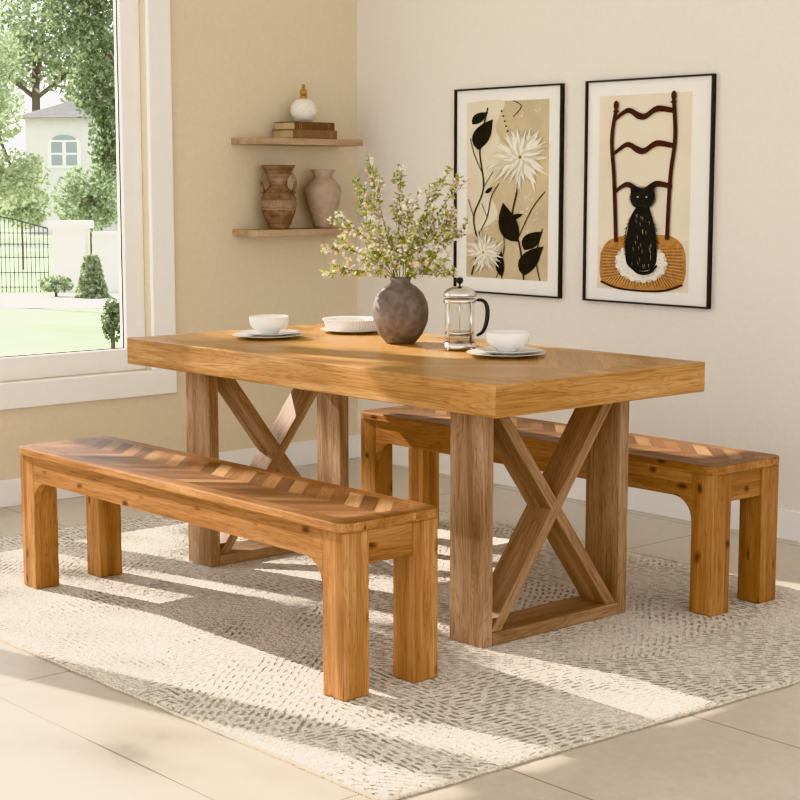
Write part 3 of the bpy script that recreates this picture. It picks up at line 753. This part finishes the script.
tree(40, 95, [(0, 45, 60, 50, 4400), (-60, 70, 60, 60, 2400), (70, 70, 60, 50, 4400), (20, -30, 80, 50, 3000)], FG[1], 'tall hazy tree rising behind the house', 9, .22, .4)
tree(-40, 70, [(0, 90, 60, 70, 2500), (-40, 150, 60, 60, 1500)], FG[1], 'broad green tree left of the house', 6, .2, .3)
# unseen tree, added outside the window only to dapple the sunlight
o = thing('tree', (-9.2, -2.9, GZ), 'sparse leafy tree added out of view to dapple the sunlight', 'tree')
m = MB()
for (cx_, cy_, cz_, r_, n_) in [(0, -.6, 6.6, 1.1, 300), (.3, .9, 7.1, 1.2, 330), (-.2, 1.5, 6.0, .9, 190), (.1, -1.5, 7.6, 1.2, 300), (0, .2, 8.2, 1.3, 300), (.2, 2.3, 7.5, 1.0, 220)]:
    crown(m, (cx_, cy_, cz_), (r_, r_, r_), n_, .13, -.02, 3.5)
m.build('foliage', FG[1], o, recalc=False)
m = MB(); m.tube([(0, -.9, -.02), (.05, -.5, 3), (0, 0, 5.6)], [.14, .11, .06], 10)
for q in ((0, -1.5, 7.5), (.3, .9, 7.0), (0, .2, 8.0), (.2, 2.2, 7.4)): m.tube([(0, -.1, 5.3), (q[0]*.5, q[1]*.6, (q[2]+5.3)/2), q], [.045, .03, .012], 6)
m.build('trunk', BARK, o, smooth=True)
def bush(name, u, F, v, rpx, rpz, n, mat, label, size=.07, cone=False):
    x, y = gp(u, F); o = thing(name, (x, y, GZ), label, 'bush'); k = F/1660; zc = gz(v, F)-GZ
    m = MB()
    if cone:
        H = rpz*2*k
        for _ in range(n):
            h_ = random.random()**1.3; r_ = rpx*k*(1-h_*.6)*random.random()**.4; a = random.random()*2*PI
            p = Vector((r_*math.cos(a), r_*math.sin(a), h_*H)); q = rv(); b = q.cross(rv()).normalized()
            m.bm.faces.new([m.bm.verts.new(z) for z in (p-q*size, p+b*size*.5, p+q*size, p-b*size*.5)])
        zc = H*.9
    else: crown(m, (0, 0, zc), (rpx*k, rpx*k, rpz*k), n, size)
    m.build('foliage', mat, o, recalc=False)
    m = MB(); m.tube([(0, 0, -.02), (0, 0, max(.3, zc))], .04, 6); m.build('stem', BARK, o)
bush('shrub', 92, 46, 198, 38, 34, 6200, FG[1], 'large rounded shrub above the garden wall', .075)
bush('shrub', 24, 48, 205, 30, 24, 4600, FG[0], 'pale rounded shrub behind the iron gate', .075)
bush('conical_shrub', 92, 36, 265, 17, 21, 2200, FG[1], 'conical shrub in front of the garden wall beside the gate pillar', .065, True)
bush('shrub', 112, 25, 320, 12, 24, 1700, FG[2], 'low dark shrub on the lawn by the right window edge', .04)
bush('shrub', 56, 36.4, 284, 18, 9, 1300, FG[1], 'low loose shrub at the foot of the gate pillar', .055)

# ------------------------------------------------------------------ light
w = bpy.data.worlds.new('World'); bpy.context.scene.world = w; w.use_nodes = True
nt = w.node_tree; bg = nt.nodes['Background']
tc = nt.nodes.new('ShaderNodeTexCoord'); sp = nt.nodes.new('ShaderNodeSeparateXYZ'); rp = nt.nodes.new('ShaderNodeValToRGB')
nt.links.new(tc.outputs['Generated'], sp.inputs[0]); nt.links.new(sp.outputs[2], rp.inputs[0]); nt.links.new(rp.outputs[0], bg.inputs[0])
rp.color_ramp.elements[0].color = (1, .975, .955, 1); rp.color_ramp.elements[0].position = .0
rp.color_ramp.elements[1].color = (.86, .92, 1, 1); rp.color_ramp.elements[1].position = .7
bg.inputs[1].default_value = 1.9
def sun(az, el, strength, angle, color):
    l = bpy.data.lights.new('sun', 'SUN'); l.energy = strength; l.angle = angle; l.color = color
    o = bpy.data.objects.new('sun', l); COL.objects.link(o)
    d = Vector((math.cos(el)*math.cos(az), math.cos(el)*math.sin(az), -math.sin(el)))
    o.rotation_euler = d.to_track_quat('-Z', 'Y').to_euler(); return o
sun(math.atan(.24), math.radians(34.5), 10.5, math.radians(.7), (1, .93, .85))

cam = bpy.data.cameras.new('camera'); co = bpy.data.objects.new('camera', cam); COL.objects.link(co)
cam.sensor_width = 36; cam.lens = 1660/800*36; cam.clip_end = 400
p = math.atan(217/1660)
d = Vector((-.7507*math.cos(p), .6604*math.cos(p), -math.sin(p)))
co.location = (CX, CY, CZ); co.rotation_euler = d.to_track_quat('-Z', 'Y').to_euler()
bpy.context.scene.camera = co
vs = bpy.context.scene.view_settings
try: vs.view_transform = 'Khronos PBR Neutral'
except Exception: vs.view_transform = 'Standard'
vs.exposure = 0.2
